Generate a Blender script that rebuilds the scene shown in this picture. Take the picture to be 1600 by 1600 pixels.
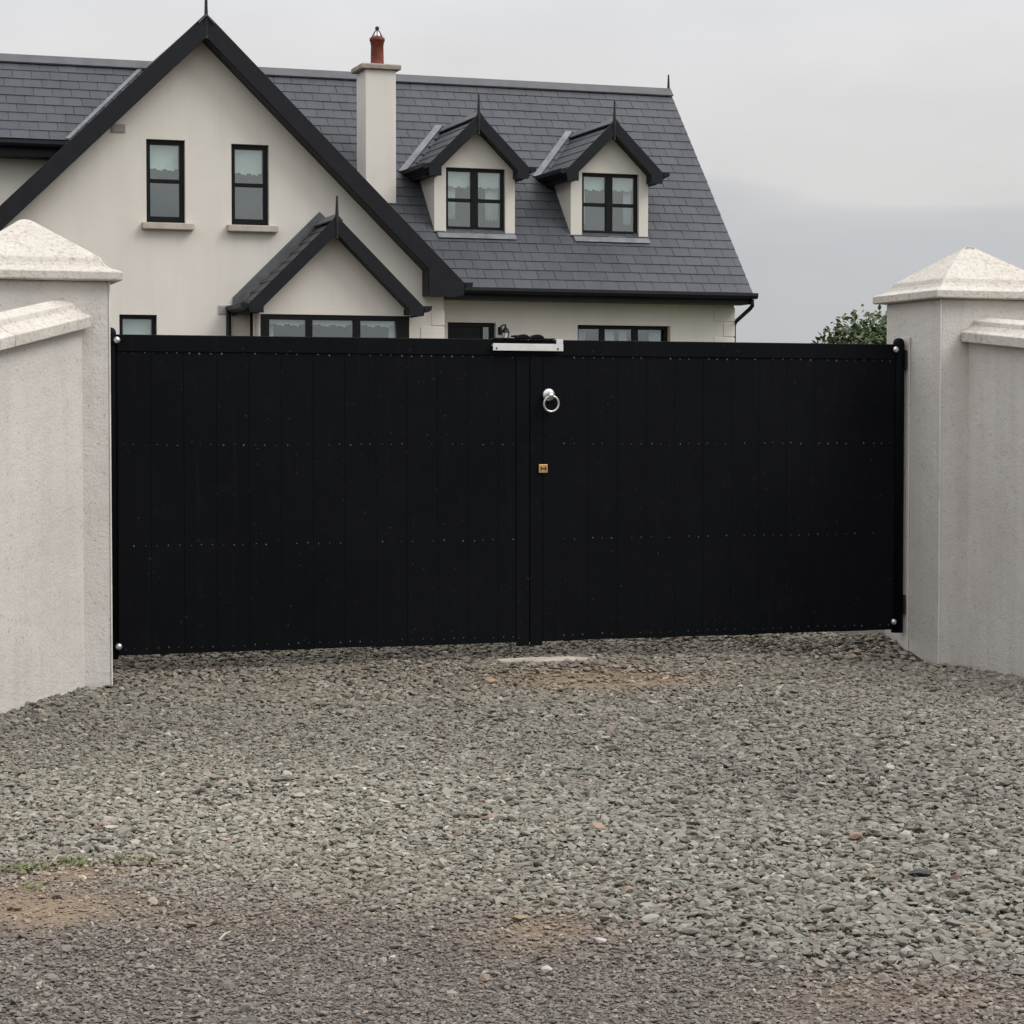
import bpy, bmesh, math, random
import numpy as np
from mathutils import Vector, Matrix
from mathutils.geometry import tessellate_polygon
for o in list(bpy.data.objects): bpy.data.objects.remove(o)
R = math.radians
rng = random.Random(7); nrg = np.random.default_rng(11)
S = bpy.context.scene; COL = S.collection

# ------------------------------------------------------------------ camera, sky, sun, exposure
cd = bpy.data.cameras.new('camera'); cam = bpy.data.objects.new('camera', cd); COL.objects.link(cam)
cam.location = (0, 0, 1.4); cam.rotation_euler = (R(90 - 2.258), 0, R(-18.9))
cd.sensor_width = 36; cd.lens = 78.75; cd.clip_start = .1; cd.clip_end = 3000
S.camera = cam
SUN_EL, SUN_AZ = 46, 126            # azimuth clockwise from +Y: light comes from behind and right of the camera
W = bpy.data.worlds.new('World'); S.world = W; W.use_nodes = True
nt = W.node_tree; N = nt.nodes; L = nt.links; N.clear()
out = N.new('ShaderNodeOutputWorld'); bg = N.new('ShaderNodeBackground'); bg.inputs['Strength'].default_value = 1
sky = N.new('ShaderNodeTexSky'); sky.sky_type = 'NISHITA'; sky.sun_disc = False
sky.sun_elevation = R(SUN_EL); sky.sun_rotation = R(SUN_AZ); sky.dust_density = 2.5
tc = N.new('ShaderNodeTexCoord'); sep = N.new('ShaderNodeSeparateXYZ'); L.new(tc.outputs['Generated'], sep.inputs[0])
mp = N.new('ShaderNodeMapping'); mp.inputs['Scale'].default_value = (1.6, 1.6, 7.0); mp.inputs['Location'].default_value = (3.1, .4, .35)
L.new(tc.outputs['Generated'], mp.inputs[0])
nz = N.new('ShaderNodeTexNoise'); nz.inputs['Scale'].default_value = 1.7; nz.inputs['Detail'].default_value = 4; nz.inputs['Roughness'].default_value = .42; nz.inputs['Distortion'].default_value = .25
L.new(mp.outputs[0], nz.inputs['Vector'])
# layered cloud: a blue-grey bank low down, pale cloud above it, both ragged with noise
wv = N.new('ShaderNodeMath'); wv.operation = 'MULTIPLY_ADD'; wv.inputs[1].default_value = .13; L.new(nz.outputs['Fac'], wv.inputs[0]); L.new(sep.outputs['Z'], wv.inputs[2])
cr = N.new('ShaderNodeValToRGB'); e = cr.color_ramp.elements
e[0].position = .0; e[0].color = (.530, .538, .552, 1); e[1].position = 1; e[1].color = (.555, .555, .565, 1)
for p_, c_ in ((.12, (.510, .518, .533, 1)), (.143, (.478, .491, .512, 1)), (.157, (.490, .496, .515, 1)), (.164, (.568, .560, .555, 1)), (.20, (.572, .561, .556, 1)), (.235, (.537, .538, .548, 1)), (.29, (.556, .552, .556, 1)), (.45, (.55, .552, .562, 1))):
    q_ = cr.color_ramp.elements.new(p_); q_.color = c_
L.new(wv.outputs[0], cr.inputs[0])
mp2 = N.new('ShaderNodeMapping'); mp2.inputs['Scale'].default_value = (9, 9, 26); L.new(tc.outputs['Generated'], mp2.inputs[0])
n2 = N.new('ShaderNodeTexNoise'); n2.inputs['Scale'].default_value = 1; n2.inputs['Detail'].default_value = 3; L.new(mp2.outputs[0], n2.inputs['Vector'])
mr2 = N.new('ShaderNodeMapRange'); mr2.inputs['From Min'].default_value = .3; mr2.inputs['From Max'].default_value = .7; mr2.inputs['To Min'].default_value = .955; mr2.inputs['To Max'].default_value = 1.03; L.new(n2.outputs['Fac'], mr2.inputs['Value'])
# overcast sky brightens towards the zenith (CIE overcast sky)
zc = N.new('ShaderNodeMath'); zc.operation = 'MAXIMUM'; zc.inputs[1].default_value = 0; L.new(sep.outputs['Z'], zc.inputs[0])
gr = N.new('ShaderNodeMath'); gr.operation = 'MULTIPLY_ADD'; gr.inputs[1].default_value = 2.3; gr.inputs[2].default_value = .82; L.new(zc.outputs[0], gr.inputs[0])
gm = N.new('ShaderNodeMath'); gm.operation = 'MULTIPLY'; L.new(gr.outputs[0], gm.inputs[0]); L.new(mr2.outputs[0], gm.inputs[1])
mul = N.new('ShaderNodeVectorMath'); mul.operation = 'SCALE'; L.new(cr.outputs[0], mul.inputs[0]); L.new(gm.outputs[0], mul.inputs['Scale'])
sk = N.new('ShaderNodeVectorMath'); sk.operation = 'SCALE'; sk.inputs['Scale'].default_value = .08; L.new(sky.outputs[0], sk.inputs[0])
mx = N.new('ShaderNodeMix'); mx.data_type = 'RGBA'; mx.inputs['Factor'].default_value = .93
L.new(sk.outputs[0], mx.inputs['A']); L.new(mul.outputs[0], mx.inputs['B'])
L.new(mx.outputs['Result'], bg.inputs['Color']); L.new(bg.outputs[0], out.inputs[0])
sd = bpy.data.lights.new('sun', 'SUN'); sd.energy = 1.5; sd.angle = R(30); sd.color = (1, .965, .92)
sun = bpy.data.objects.new('sun', sd); COL.objects.link(sun)
to = Vector((math.sin(R(SUN_AZ)) * math.cos(R(SUN_EL)), math.cos(R(SUN_AZ)) * math.cos(R(SUN_EL)), math.sin(R(SUN_EL))))
sun.rotation_euler = to.to_track_quat('Z', 'Y').to_euler()
vs = S.view_settings; vs.view_transform = 'Standard'; vs.look = 'None'; vs.gamma = 1; vs.exposure = .25; vs.use_curve_mapping = False
S.render.engine = 'CYCLES'
W.cycles.sampling_method = 'MANUAL'; W.cycles.sample_map_resolution = 512
S.cycles.use_adaptive_sampling = True; S.cycles.adaptive_threshold = .02; S.cycles.max_bounces = 4; S.cycles.diffuse_bounces = 2; S.cycles.glossy_bounces = 2; S.cycles.transparent_max_bounces = 6; S.cycles.caustics_reflective = False; S.cycles.caustics_refractive = False

# ------------------------------------------------------------------ materials
class NB:
    def __init__(s, name, rough=.7, spec=.3, metal=0):
        s.m = bpy.data.materials.new(name); s.m.use_nodes = True; s.t = s.m.node_tree; s.n = s.t.nodes
        s.b = s.n['Principled BSDF']; s.b.inputs['Roughness'].default_value = rough
        s.b.inputs['Specular IOR Level'].default_value = spec; s.b.inputs['Metallic'].default_value = metal
    def new(s, ty, **k):
        n = s.n.new(ty)
        for a, v in k.items(): setattr(n, a, v)
        return n
    def link(s, a, b): s.t.links.new(a, b)
    def coord(s, scale=(1, 1, 1), kind='Object'):
        c = s.new('ShaderNodeTexCoord'); m = s.new('ShaderNodeMapping'); m.inputs['Scale'].default_value = scale
        s.link(c.outputs[kind], m.inputs[0]); return m.outputs[0]
    def wcoord(s, scale=(1, 1, 1)):
        c = s.new('ShaderNodeNewGeometry'); m = s.new('ShaderNodeMapping'); m.inputs['Scale'].default_value = scale
        s.link(c.outputs['Position'], m.inputs[0]); return m.outputs[0]
    def noise(s, scale, detail=4, rough=.55, vec=None, dist=0):
        n = s.new('ShaderNodeTexNoise'); n.inputs['Scale'].default_value = scale; n.inputs['Detail'].default_value = detail
        n.inputs['Roughness'].default_value = rough; n.inputs['Distortion'].default_value = dist
        s.link(vec if vec is not None else s.coord(), n.inputs['Vector']); return n.outputs['Fac']
    def ramp(s, fac, pts):
        r = s.new('ShaderNodeValToRGB'); el = r.color_ramp.elements
        while len(el) < len(pts): el.new(.5)
        for i, (p, c) in enumerate(pts):
            el[i].position = p; el[i].color = (*c, 1) if len(c) == 3 else c
        s.link(fac, r.inputs[0]); return r.outputs[0]
    def mix(s, fac, a, b, mode='MIX'):
        m = s.new('ShaderNodeMix', data_type='RGBA', blend_type=mode)
        if isinstance(fac, (int, float)): m.inputs['Factor'].default_value = fac
        else: s.link(fac, m.inputs['Factor'])
        for k, v in (('A', a), ('B', b)):
            if isinstance(v, tuple): m.inputs[k].default_value = (*v, 1)
            else: s.link(v, m.inputs[k])
        return m.outputs['Result']
    def math(s, op, a, b=0):
        m = s.new('ShaderNodeMath', operation=op)
        for i, v in enumerate((a, b)):
            if isinstance(v, (int, float)): m.inputs[i].default_value = v
            else: s.link(v, m.inputs[i])
        return m.outputs[0]
    def base(s, c):
        if isinstance(c, tuple): s.b.inputs['Base Color'].default_value = (*c, 1)
        else: s.link(c, s.b.inputs['Base Color'])
    def bump(s, h, strength=.3, dist=.01):
        b = s.new('ShaderNodeBump'); b.inputs['Strength'].default_value = strength; b.inputs['Distance'].default_value = dist
        s.link(h, b.inputs['Height']); s.link(b.outputs[0], s.b.inputs['Normal'])
M = {}
def g3(v): return (v, v, v)
# painted house render: cream, faint blotches and rain streaks
b = NB('house_render', .85, .2)
f1 = b.noise(.7, 5, .6); f2 = b.noise(1, 4, .6, b.coord((5, 5, .5)))
c = b.ramp(f1, [(.3, (.66, .622, .562)), (.7, (.725, .688, .628))])
c = b.mix(b.ramp(f2, [(.45, g3(.0)), (.75, g3(.22))]), c, (.54, .50, .44))
b.base(c); b.bump(b.noise(90, 4, .7), .35, .004); M['house'] = b.m
# bare sand-cement render of the entrance pillars and walls
b = NB('entrance_render', .9, .15)
f1 = b.noise(1.6, 6, .62); f2 = b.noise(1, 5, .65, b.coord((9, 9, .7))); f3 = b.noise(14, 5, .7)
c = b.ramp(f1, [(.3, (.545, .515, .478)), (.55, (.60, .573, .538)), (.75, (.64, .613, .580))])
c = b.mix(b.ramp(f2, [(.47, g3(0)), (.78, g3(.36))]), c, (.40, .368, .335))
c = b.mix(b.ramp(f3, [(.60, g3(0)), (.70, g3(.3))]), c, (.36, .305, .275))
c = b.mix(b.ramp(b.noise(45, 2, .5), [(.66, g3(0)), (.72, g3(.45))]), c, (.2, .18, .16))
b.base(c)
b.bump(b.math('ADD', b.noise(70, 5, .7), b.math('MULTIPLY', b.noise(9, 4, .6), 1.5)), .8, .007); M['pillar'] = b.m
# cast concrete caps: warm, pitted and gritty
b = NB('cast_concrete', .92, .15)
f1 = b.noise(4, 5, .6); f3 = b.noise(38, 4, .65, None, .6)
c = b.ramp(f1, [(.3, (.495, .46, .41)), (.7, (.59, .555, .505))])
c = b.mix(b.ramp(f3, [(.50, g3(0)), (.66, g3(.65))]), c, (.31, .275, .235))
c = b.mix(b.ramp(b.noise(75, 2, .5), [(.62, g3(0)), (.7, g3(.6))]), c, (.16, .145, .13))
b.base(c); b.bump(f3, .6, -.008); M['cap'] = b.m
# black paint and plastic
def plain(key, name, col, rough=.5, spec=.4, metal=0, var=.15, sc=6, bump=0, bsc=60):
    b = NB(name, rough, spec, metal); d = tuple(x * (1 - var) for x in col); u = tuple(min(1, x * (1 + var)) for x in col)
    b.base(b.ramp(b.noise(sc, 4, .6), [(.3, d), (.7, u)]))
    if bump: b.bump(b.noise(bsc, 3, .6), bump, .004)
    M[key] = b.m; return b
plain('barge', 'black_painted_board', (.0070, .0078, .0112), .5, .25, 0, .25)
plain('frame', 'black_window_frame', (.0045, .0045, .005), .4, .22)
plain('rod', 'black_iron', (.012, .011, .012), .5, .4)
b = NB('black_gate_paint', .6, .08); wc = b.wcoord()
f2 = b.noise(1, 5, .65, b.wcoord((26, 26, 1.4)))
c = b.ramp(b.noise(1.3, 5, .65, wc), [(.3, (.0017, .0023, .0033)), (.7, (.0036, .0043, .0057))])
c = b.mix(b.ramp(f2, [(.56, g3(0)), (.74, g3(.45))]), c, (.0085, .0092, .0105))
c = b.mix(b.ramp(b.noise(5, 5, .7, wc), [(.58, g3(0)), (.75, g3(.5))]), c, (.0075, .0080, .0085))
c = b.mix(b.ramp(b.noise(55, 1, .4, wc), [(.765, g3(0)), (.785, g3(.5))]), c, (.045, .045, .045))
b.base(c); b.bump(b.math('ADD', f2, b.math('MULTIPLY', b.noise(80, 3, .6, wc), .4)), .25, .004); M['gate'] = b.m
plain('nail', 'weathered_nail_head', (.05, .052, .056), .45, .5, .3, .6, 9)
plain('galv', 'galvanised_steel', (.62, .63, .64), .32, .5, .8)
plain('whitemetal', 'white_painted_plate', (.62, .62, .60), .45, .4, 0, .1, 20)
plain('brass', 'brass_plate', (.55, .36, .14), .35, .5, .7)
plain('brown', 'dark_brown_rubber', (.0065, .005, .0048), .6, .12)
plain('lead', 'lead_sheet', (.155, .162, .175), .5, .4, 0, .3, 5)
plain('darklead', 'weathered_lead_sheet', (.10, .105, .11), .55, .4, 0, .25, 5)
plain('terracotta', 'terracotta_pot', (.17, .050, .036), .8, .2, 0, .25, 7)
plain('chimcap', 'chimney_concrete', (.30, .26, .225), .9, .2, 0, .25, 6)
plain('sill', 'sill_concrete', (.46, .41, .355), .9, .2, 0, .15, 6)
plain('vent', 'plastic_vent', (.40, .375, .36), .7, .3, 0, .12, 8)
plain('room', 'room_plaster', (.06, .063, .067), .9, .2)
plain('cloth', 'white_window_fabric', (.88, .90, .87), .9, .1, 0, .04, 12)
plain('felt', 'dark_roof_deck', (.02, .02, .022), .9, .1)
plain('slab', 'pale_concrete_slab', (.40, .36, .30), .9, .2, 0, .25, 9, .4)
plain('bark', 'grey_brown_bark', (.07, .055, .042), .9, .1, 0, .3, 6)
# fibre slates: colour drifts from slate to slate
b = NB('roof_slate', .55, .34)
oi = b.new('ShaderNodeObjectInfo'); at = b.new('ShaderNodeAttribute', attribute_name='tone')
v = b.math('ADD', oi.outputs['Random'], at.outputs['Fac']); v = b.math('FRACT', v)
c = b.ramp(v, [(0, (.045, .049, .060)), (.5, (.051, .055, .066)), (1, (.060, .063, .074))])
c = b.mix(b.ramp(b.noise(.9, 5, .65, b.wcoord()), [(.40, g3(0)), (.72, g3(.55))]), c, (.072, .074, .082))
c = b.mix(b.ramp(b.noise(1, 5, .65, b.wcoord((7, 1.2, 1.2))), [(.48, g3(0)), (.75, g3(.6))]), c, (.036, .039, .050))
b.base(c); b.bump(b.noise(40, 3, .6, b.wcoord()), .2, .003); M['slate'] = b.m
plain('ridge', 'ridge_tile_clay', (.095, .097, .105), .6, .3, 0, .15, 3)
# glass that shows both the room and the sky
def glassmat(key, tint, refl):
    m = bpy.data.materials.new('window_glass_' + key); m.use_nodes = True; t = m.node_tree; t.nodes.clear()
    o = t.nodes.new('ShaderNodeOutputMaterial'); mi = t.nodes.new('ShaderNodeMixShader')
    tr = t.nodes.new('ShaderNodeBsdfTransparent'); tr.inputs[0].default_value = (*tint, 1)
    gl = t.nodes.new('ShaderNodeBsdfGlossy'); gl.inputs['Roughness'].default_value = .03; gl.inputs['Color'].default_value = (.93, .97, 1, 1)
    mi.inputs[0].default_value = refl
    t.links.new(tr.outputs[0], mi.inputs[1]); t.links.new(gl.outputs[0], mi.inputs[2]); t.links.new(mi.outputs[0], o.inputs[0]); M[key] = m
glassmat('glass', (.86, .92, .905), .15)
# stones: colour comes with each stone
b = NB('gravel_stone', .82, .25)
at = b.new('ShaderNodeAttribute', attribute_name='col', attribute_type='INSTANCER')
c = b.mix(b.ramp(b.noise(40, 3, .6), [(.35, g3(0)), (.75, g3(.45))]), at.outputs['Color'], (.12, .11, .10))
b.base(c); M['stone'] = b.m
plain('stone_tan', 'tan_stone', (.25, .19, .125), .85, .2, 0, .3, 14, .6, 40)
plain('stone_dark', 'dark_stone', (.055, .053, .052), .8, .25, 0, .3, 14, .6, 40)
plain('stone_pale', 'pale_stone', (.38, .36, .33), .85, .2, 0, .2, 14, .5, 40)
plain('straw', 'dry_straw', (.42, .36, .26), .8, .2)
plain('weed', 'weed_leaf', (.12, .135, .05), .7, .3, 0, .4, 30)
# ground: soil between the stones, brown dirt patches, grass away from the drive
b = NB('ground_soil', .95, .1)
a1 = b.new('ShaderNodeAttribute', attribute_name='dirt'); a2 = b.new('ShaderNodeAttribute', attribute_name='grass')
n1 = b.noise(9, 6, .7); n2 = b.noise(120, 4, .7)
c = b.ramp(n1, [(.3, (.060, .052, .042)), (.7, (.10, .087, .070))])
d = b.ramp(n1, [(.3, (.205, .152, .102)), (.7, (.315, .242, .170))])
a3 = b.new('ShaderNodeAttribute', attribute_name='road'); c = b.mix(a3.outputs['Fac'], c, b.ramp(n1, [(.3, (.115, .097, .081)), (.7, (.175, .149, .125))]))
c = b.mix(a1.outputs['Fac'], c, d)
c = b.mix(b.ramp(n2, [(.5, g3(0)), (.8, g3(.6))]), c, (.06, .052, .045))
gcol = b.ramp(b.noise(2, 5, .7), [(.3, (.035, .06, .016)), (.7, (.075, .105, .03))])
c = b.mix(a2.outputs['Fac'], c, gcol)
b.base(c); b.bump(n2, .8, .012); M['ground'] = b.m
b = NB('leaf', .6, .3); at = b.new('ShaderNodeAttribute', attribute_name='tone')
b.base(b.ramp(at.outputs['Fac'], [(0, (.030, .048, .018)), (.6, (.060, .088, .032)), (1, (.115, .14, .055))])); M['leaf'] = b.m

# ------------------------------------------------------------------ mesh helpers
class MB:
    def __init__(s): s.v = []; s.f = []; s.tone = []
    def add(s, vs, fs, tone=0.0):
        k = len(s.v); s.v += [tuple(p) for p in vs]; s.f += [[i + k for i in f] for f in fs]; s.tone += [tone] * len(fs); return s
    def box(s, x0, x1, y0, y1, z0, z1):
        return s.add([(x0, y0, z0), (x1, y0, z0), (x1, y1, z0), (x0, y1, z0), (x0, y0, z1), (x1, y0, z1), (x1, y1, z1), (x0, y1, z1)],
                     [(0, 3, 2, 1), (4, 5, 6, 7), (0, 1, 5, 4), (1, 2, 6, 5), (2, 3, 7, 6), (3, 0, 4, 7)])
    def prism(s, poly, a, b, axis='Y'):
        """polygon in the plane across an axis, drawn out along it from a to b"""
        n = len(poly)
        put = {'Y': lambda p, t: (p[0], t, p[1]), 'X': lambda p, t: (t, p[0], p[1]), 'Z': lambda p, t: (p[0], p[1], t)}[axis]
        vs = [put(p, a) for p in poly] + [put(p, b) for p in poly]
        fs = [(i, (i + 1) % n, n + (i + 1) % n, n + i) for i in range(n)]
        for t in tessellate_polygon([[Vector((p[0], p[1], 0)) for p in poly]]): fs += [tuple(t), tuple(n + i for i in t)]
        return s.add(vs, fs)
    def holed(s, outer, holes, y0, y1):
        """solid upright wall (XZ outline with openings) between y0 and y1"""
        loops = [outer] + [[(h[0], h[2]), (h[0], h[3]), (h[1], h[3]), (h[1], h[2])] for h in holes]
        flat = [p for l in loops for p in l]; n = len(flat)
        tri = tessellate_polygon([[Vector((p[0], p[1], 0)) for p in l] for l in loops])
        vs = [(p[0], y0, p[1]) for p in flat] + [(p[0], y1, p[1]) for p in flat]
        fs = [tuple(t) for t in tri] + [tuple(i + n for i in t) for t in tri]; k = 0
        for l in loops:
            m = len(l); fs += [(k + i, k + (i + 1) % m, n + k + (i + 1) % m, n + k + i) for i in range(m)]; k += m
        return s.add(vs, fs)
    def tube(s, pts, rad, n=10, cap=True):
        pts = [Vector(p) for p in pts]; rad = rad if isinstance(rad, (list, tuple)) else [rad] * len(pts); rings = []
        for i, p in enumerate(pts):
            t = ((pts[min(i + 1, len(pts) - 1)]) - pts[max(i - 1, 0)]).normalized()
            u = t.orthogonal().normalized() if i == 0 else (u - t * u.dot(t)).normalized()
            w = t.cross(u); rings.append([p + (u * math.cos(2 * math.pi * k / n) + w * math.sin(2 * math.pi * k / n)) * rad[i] for k in range(n)])
        fs = [(i * n + k, i * n + (k + 1) % n, (i + 1) * n + (k + 1) % n, (i + 1) * n + k) for i in range(len(pts) - 1) for k in range(n)]
        if cap: fs += [tuple(range(n))[::-1], tuple((len(pts) - 1) * n + k for k in range(n))]
        return s.add([q for r in rings for q in r], fs)
    def lathe(s, prof, c, n=16):
        vs = [(c[0] + r * math.cos(2 * math.pi * k / n), c[1] + r * math.sin(2 * math.pi * k / n), c[2] + z) for r, z in prof for k in range(n)]
        fs = [(i * n + k, i * n + (k + 1) % n, (i + 1) * n + (k + 1) % n, (i + 1) * n + k) for i in range(len(prof) - 1) for k in range(n)]
        fs += [tuple(range(n))[::-1], tuple((len(prof) - 1) * n + k for k in range(n))]
        return s.add(vs, fs)
    def stack(s, levels, cx, cy, dy=0):
        """square rings (half width, z) piled into a stepped block"""
        vs = []
        for h, z in levels:
            k = max(h - dy, .003); vs += [(cx - h, cy - k, z), (cx + h, cy - k, z), (cx + h, cy + k, z), (cx - h, cy + k, z)]
        fs = [(0, 3, 2, 1)]
        for i in range(len(levels) - 1): fs += [(i * 4 + k, i * 4 + (k + 1) % 4, i * 4 + 4 + (k + 1) % 4, i * 4 + 4 + k) for k in range(4)]
        k = len(levels) * 4 - 4; fs.append((k, k + 1, k + 2, k + 3)); return s.add(vs, fs)
    def build(s, name, mat, parent=None, bevel=0, smooth=False, org=None):
        org = Vector(org) if org is not None else (Vector(parent['_org']) if parent is not None else Vector((0, 0, 0)))
        me = bpy.data.meshes.new(name); me.from_pydata([tuple(Vector(p) - org) for p in s.v], [], s.f); me.validate()
        if any(s.tone):
            a = me.attributes.new('tone', 'FLOAT', 'FACE')
            if len(a.data) == len(s.tone): a.data.foreach_set('value', s.tone)
        bm = bmesh.new(); bm.from_mesh(me); bmesh.ops.recalc_face_normals(bm, faces=bm.faces); bm.to_mesh(me); bm.free()
        me.materials.append(M[mat])
        if smooth:
            for p in me.polygons: p.use_smooth = True
        o = bpy.data.objects.new(name, me); COL.objects.link(o); o['_org'] = org
        if parent is not None: o.parent = parent; o.location = org - Vector(parent['_org'])
        else: o.location = org
        if bevel:
            md = o.modifiers.new('edge', 'BEVEL'); md.width = bevel; md.segments = 2; md.limit_method = 'ANGLE'; md.angle_limit = R(40)
        return o
def B(*a): return MB().box(*a)
def root(name, loc, label, cat, group=None):
    o = bpy.data.objects.new(name, None); COL.objects.link(o); o.location = loc; o['_org'] = Vector(loc); o.empty_display_size = .2; o['kind'] = 'thing'
    return tag(o, label, cat, group)
def tag(o, label=None, cat=None, group=None, kind=None):
    for k, v in (('label', label), ('category', cat), ('group', group), ('kind', kind)):
        if v: o[k] = v
    return o
def child(name, me, parent, loc, rot):
    """a piece that shares its mesh with its fellows"""
    o = bpy.data.objects.new(name, me); COL.objects.link(o); o.parent = parent
    o.location = Vector(loc) - Vector(parent['_org']); o.rotation_euler = rot; o['_org'] = Vector(loc); return o

# ------------------------------------------------------------------ ground
def lattice_noise(seed):
    g = np.random.default_rng(seed).random((128, 128))
    def f(x, y, s):
        u = np.asarray(x) * s + 500.3; v = np.asarray(y) * s + 500.7
        i = np.floor(u).astype(int); j = np.floor(v).astype(int); a = u - i; b_ = v - j
        a = a * a * (3 - 2 * a); b_ = b_ * b_ * (3 - 2 * b_); q = lambda m, n: g[m % 128, n % 128]
        return (q(i, j) * (1 - a) + q(i + 1, j) * a) * (1 - b_) + (q(i, j + 1) * (1 - a) + q(i + 1, j + 1) * a) * b_
    return f
VN = lattice_noise(3); VN2 = lattice_noise(8)
def sstep(a, b_, x): t = np.clip((x - a) / (b_ - a), 0, 1); return t * t * (3 - 2 * t)
def gz(x, y):
    x = np.asarray(x, float); y = np.asarray(y, float)
    z = -.06 * sstep(4.6, 6.8, x) * sstep(9, 11.5, y) * (1 - sstep(12.5, 15, y)) - .05 * sstep(6.7, 7.4, x) * (y < 12.6)
    z = z + .045 * np.clip(y - 11.75, 0, 19)
    z = z + .10 * np.clip(1 - np.sqrt(((x - 6.75) / .7) ** 2 + ((y - 12.5) / .55) ** 2), 0, 1)
    near = (np.abs(x) < 14) & (y < 20) & (y > 0)
    return z + np.where(near, (VN(x, y, 1.1) - .5) * .035 + (VN2(x, y, 3.7) - .5) * .014, 0)
def blob(x, y, cx, cy, rx, ry, rot=0):
    c_, s_ = math.cos(rot), math.sin(rot); u = (x - cx) * c_ + (y - cy) * s_; v = -(x - cx) * s_ + (y - cy) * c_
    return np.clip(1 - np.sqrt((u / rx) ** 2 + (v / ry) ** 2), 0, 1)
def dirt(x, y):
    d = np.maximum.reduce([1.9 * blob(x, y, .55, 6.62, .72, .45, -.3), 0.95 * blob(x, y, 2.02, 5.72, .30, .40, -.3), 1.9 * blob(x, y, 4.45, 11.40, .80, .62, -.33),
                           0.5 * blob(x, y, 2.6, 4.75, .5, .35), 0.5 * blob(x, y, 1.25, 6.2, .55, .3, -.3), 1.0 * blob(x, y, .95, 7.0, .4, .25)])
    return np.clip(d * (.55 + .9 * VN2(x, y, 6)), 0, 1)
TH = R(18.9); cT, sT = math.cos(TH), math.sin(TH)
def zones(x, y, l, d):
    wob = (VN(x, y, .9) - .5) * .9
    road = 1 - sstep(-.75, .65, d - (6.03 - .45 * l) + wob * 1.3 + (VN2(x, y, 2.6) - .5) * .7)                # fine purple chippings by the road
    gate = sstep(10.2, 11.6, y + wob)                                     # coarse stones by the gate
    right = sstep(-.4, 1.2, l + wob * .9 + (VN2(x, y, 1.3) - .5) * .8) * (1 - gate)
    s = .0200 + .0185 * gate + .0068 * right; s = s * (1 - road) + .0128 * road
    return road, gate, right, s * (.85 + .35 * VN2(x, y, 1.7))
def axis(dense0, dense1, step, far):
    a = list(np.arange(dense0, dense1, step)); s = step; p = dense1; hi = []
    while p < far: hi.append(p); s *= 1.22; p += s
    s = step; p = dense0; lo = []
    while p > -far: s *= 1.22; p -= s; lo.append(p)
    return np.array(lo[::-1] + a + hi)
gx = axis(-.6, 8.4, .06, 900); gy = axis(3, 14.5, .06, 900)
GX, GY = np.meshgrid(gx, gy, indexing='ij'); GZ = gz(GX, GY)
nx, ny = len(gx), len(gy); idx = np.arange(nx * ny).reshape(nx, ny)
quads = np.stack([idx[:-1, :-1], idx[1:, :-1], idx[1:, 1:], idx[:-1, 1:]], -1).reshape(-1, 4)
me = bpy.data.meshes.new('ground'); me.from_pydata(np.stack([GX, GY, GZ], -1).reshape(-1, 3).tolist(), [], quads.tolist())
for nm, arr in (('dirt', dirt(GX, GY)), ('road', zones(GX, GY, GX * cT - GY * sT, GX * sT + GY * cT)[0]), ('grass', np.clip(sstep(9, 12, np.abs(GX - 4.3)) * (GY > 12) + sstep(20, 26, np.abs(GX - 4.3)) + (GY > 42), 0, 1))):
    a = me.attributes.new(nm, 'FLOAT', 'POINT'); a.data.foreach_set('value', arr.reshape(-1).astype(np.float32))
for p in me.polygons: p.use_smooth = True
me.materials.append(M['ground']); ground = bpy.data.objects.new('ground', me); COL.objects.link(ground); ground['kind'] = 'structure'

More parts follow.
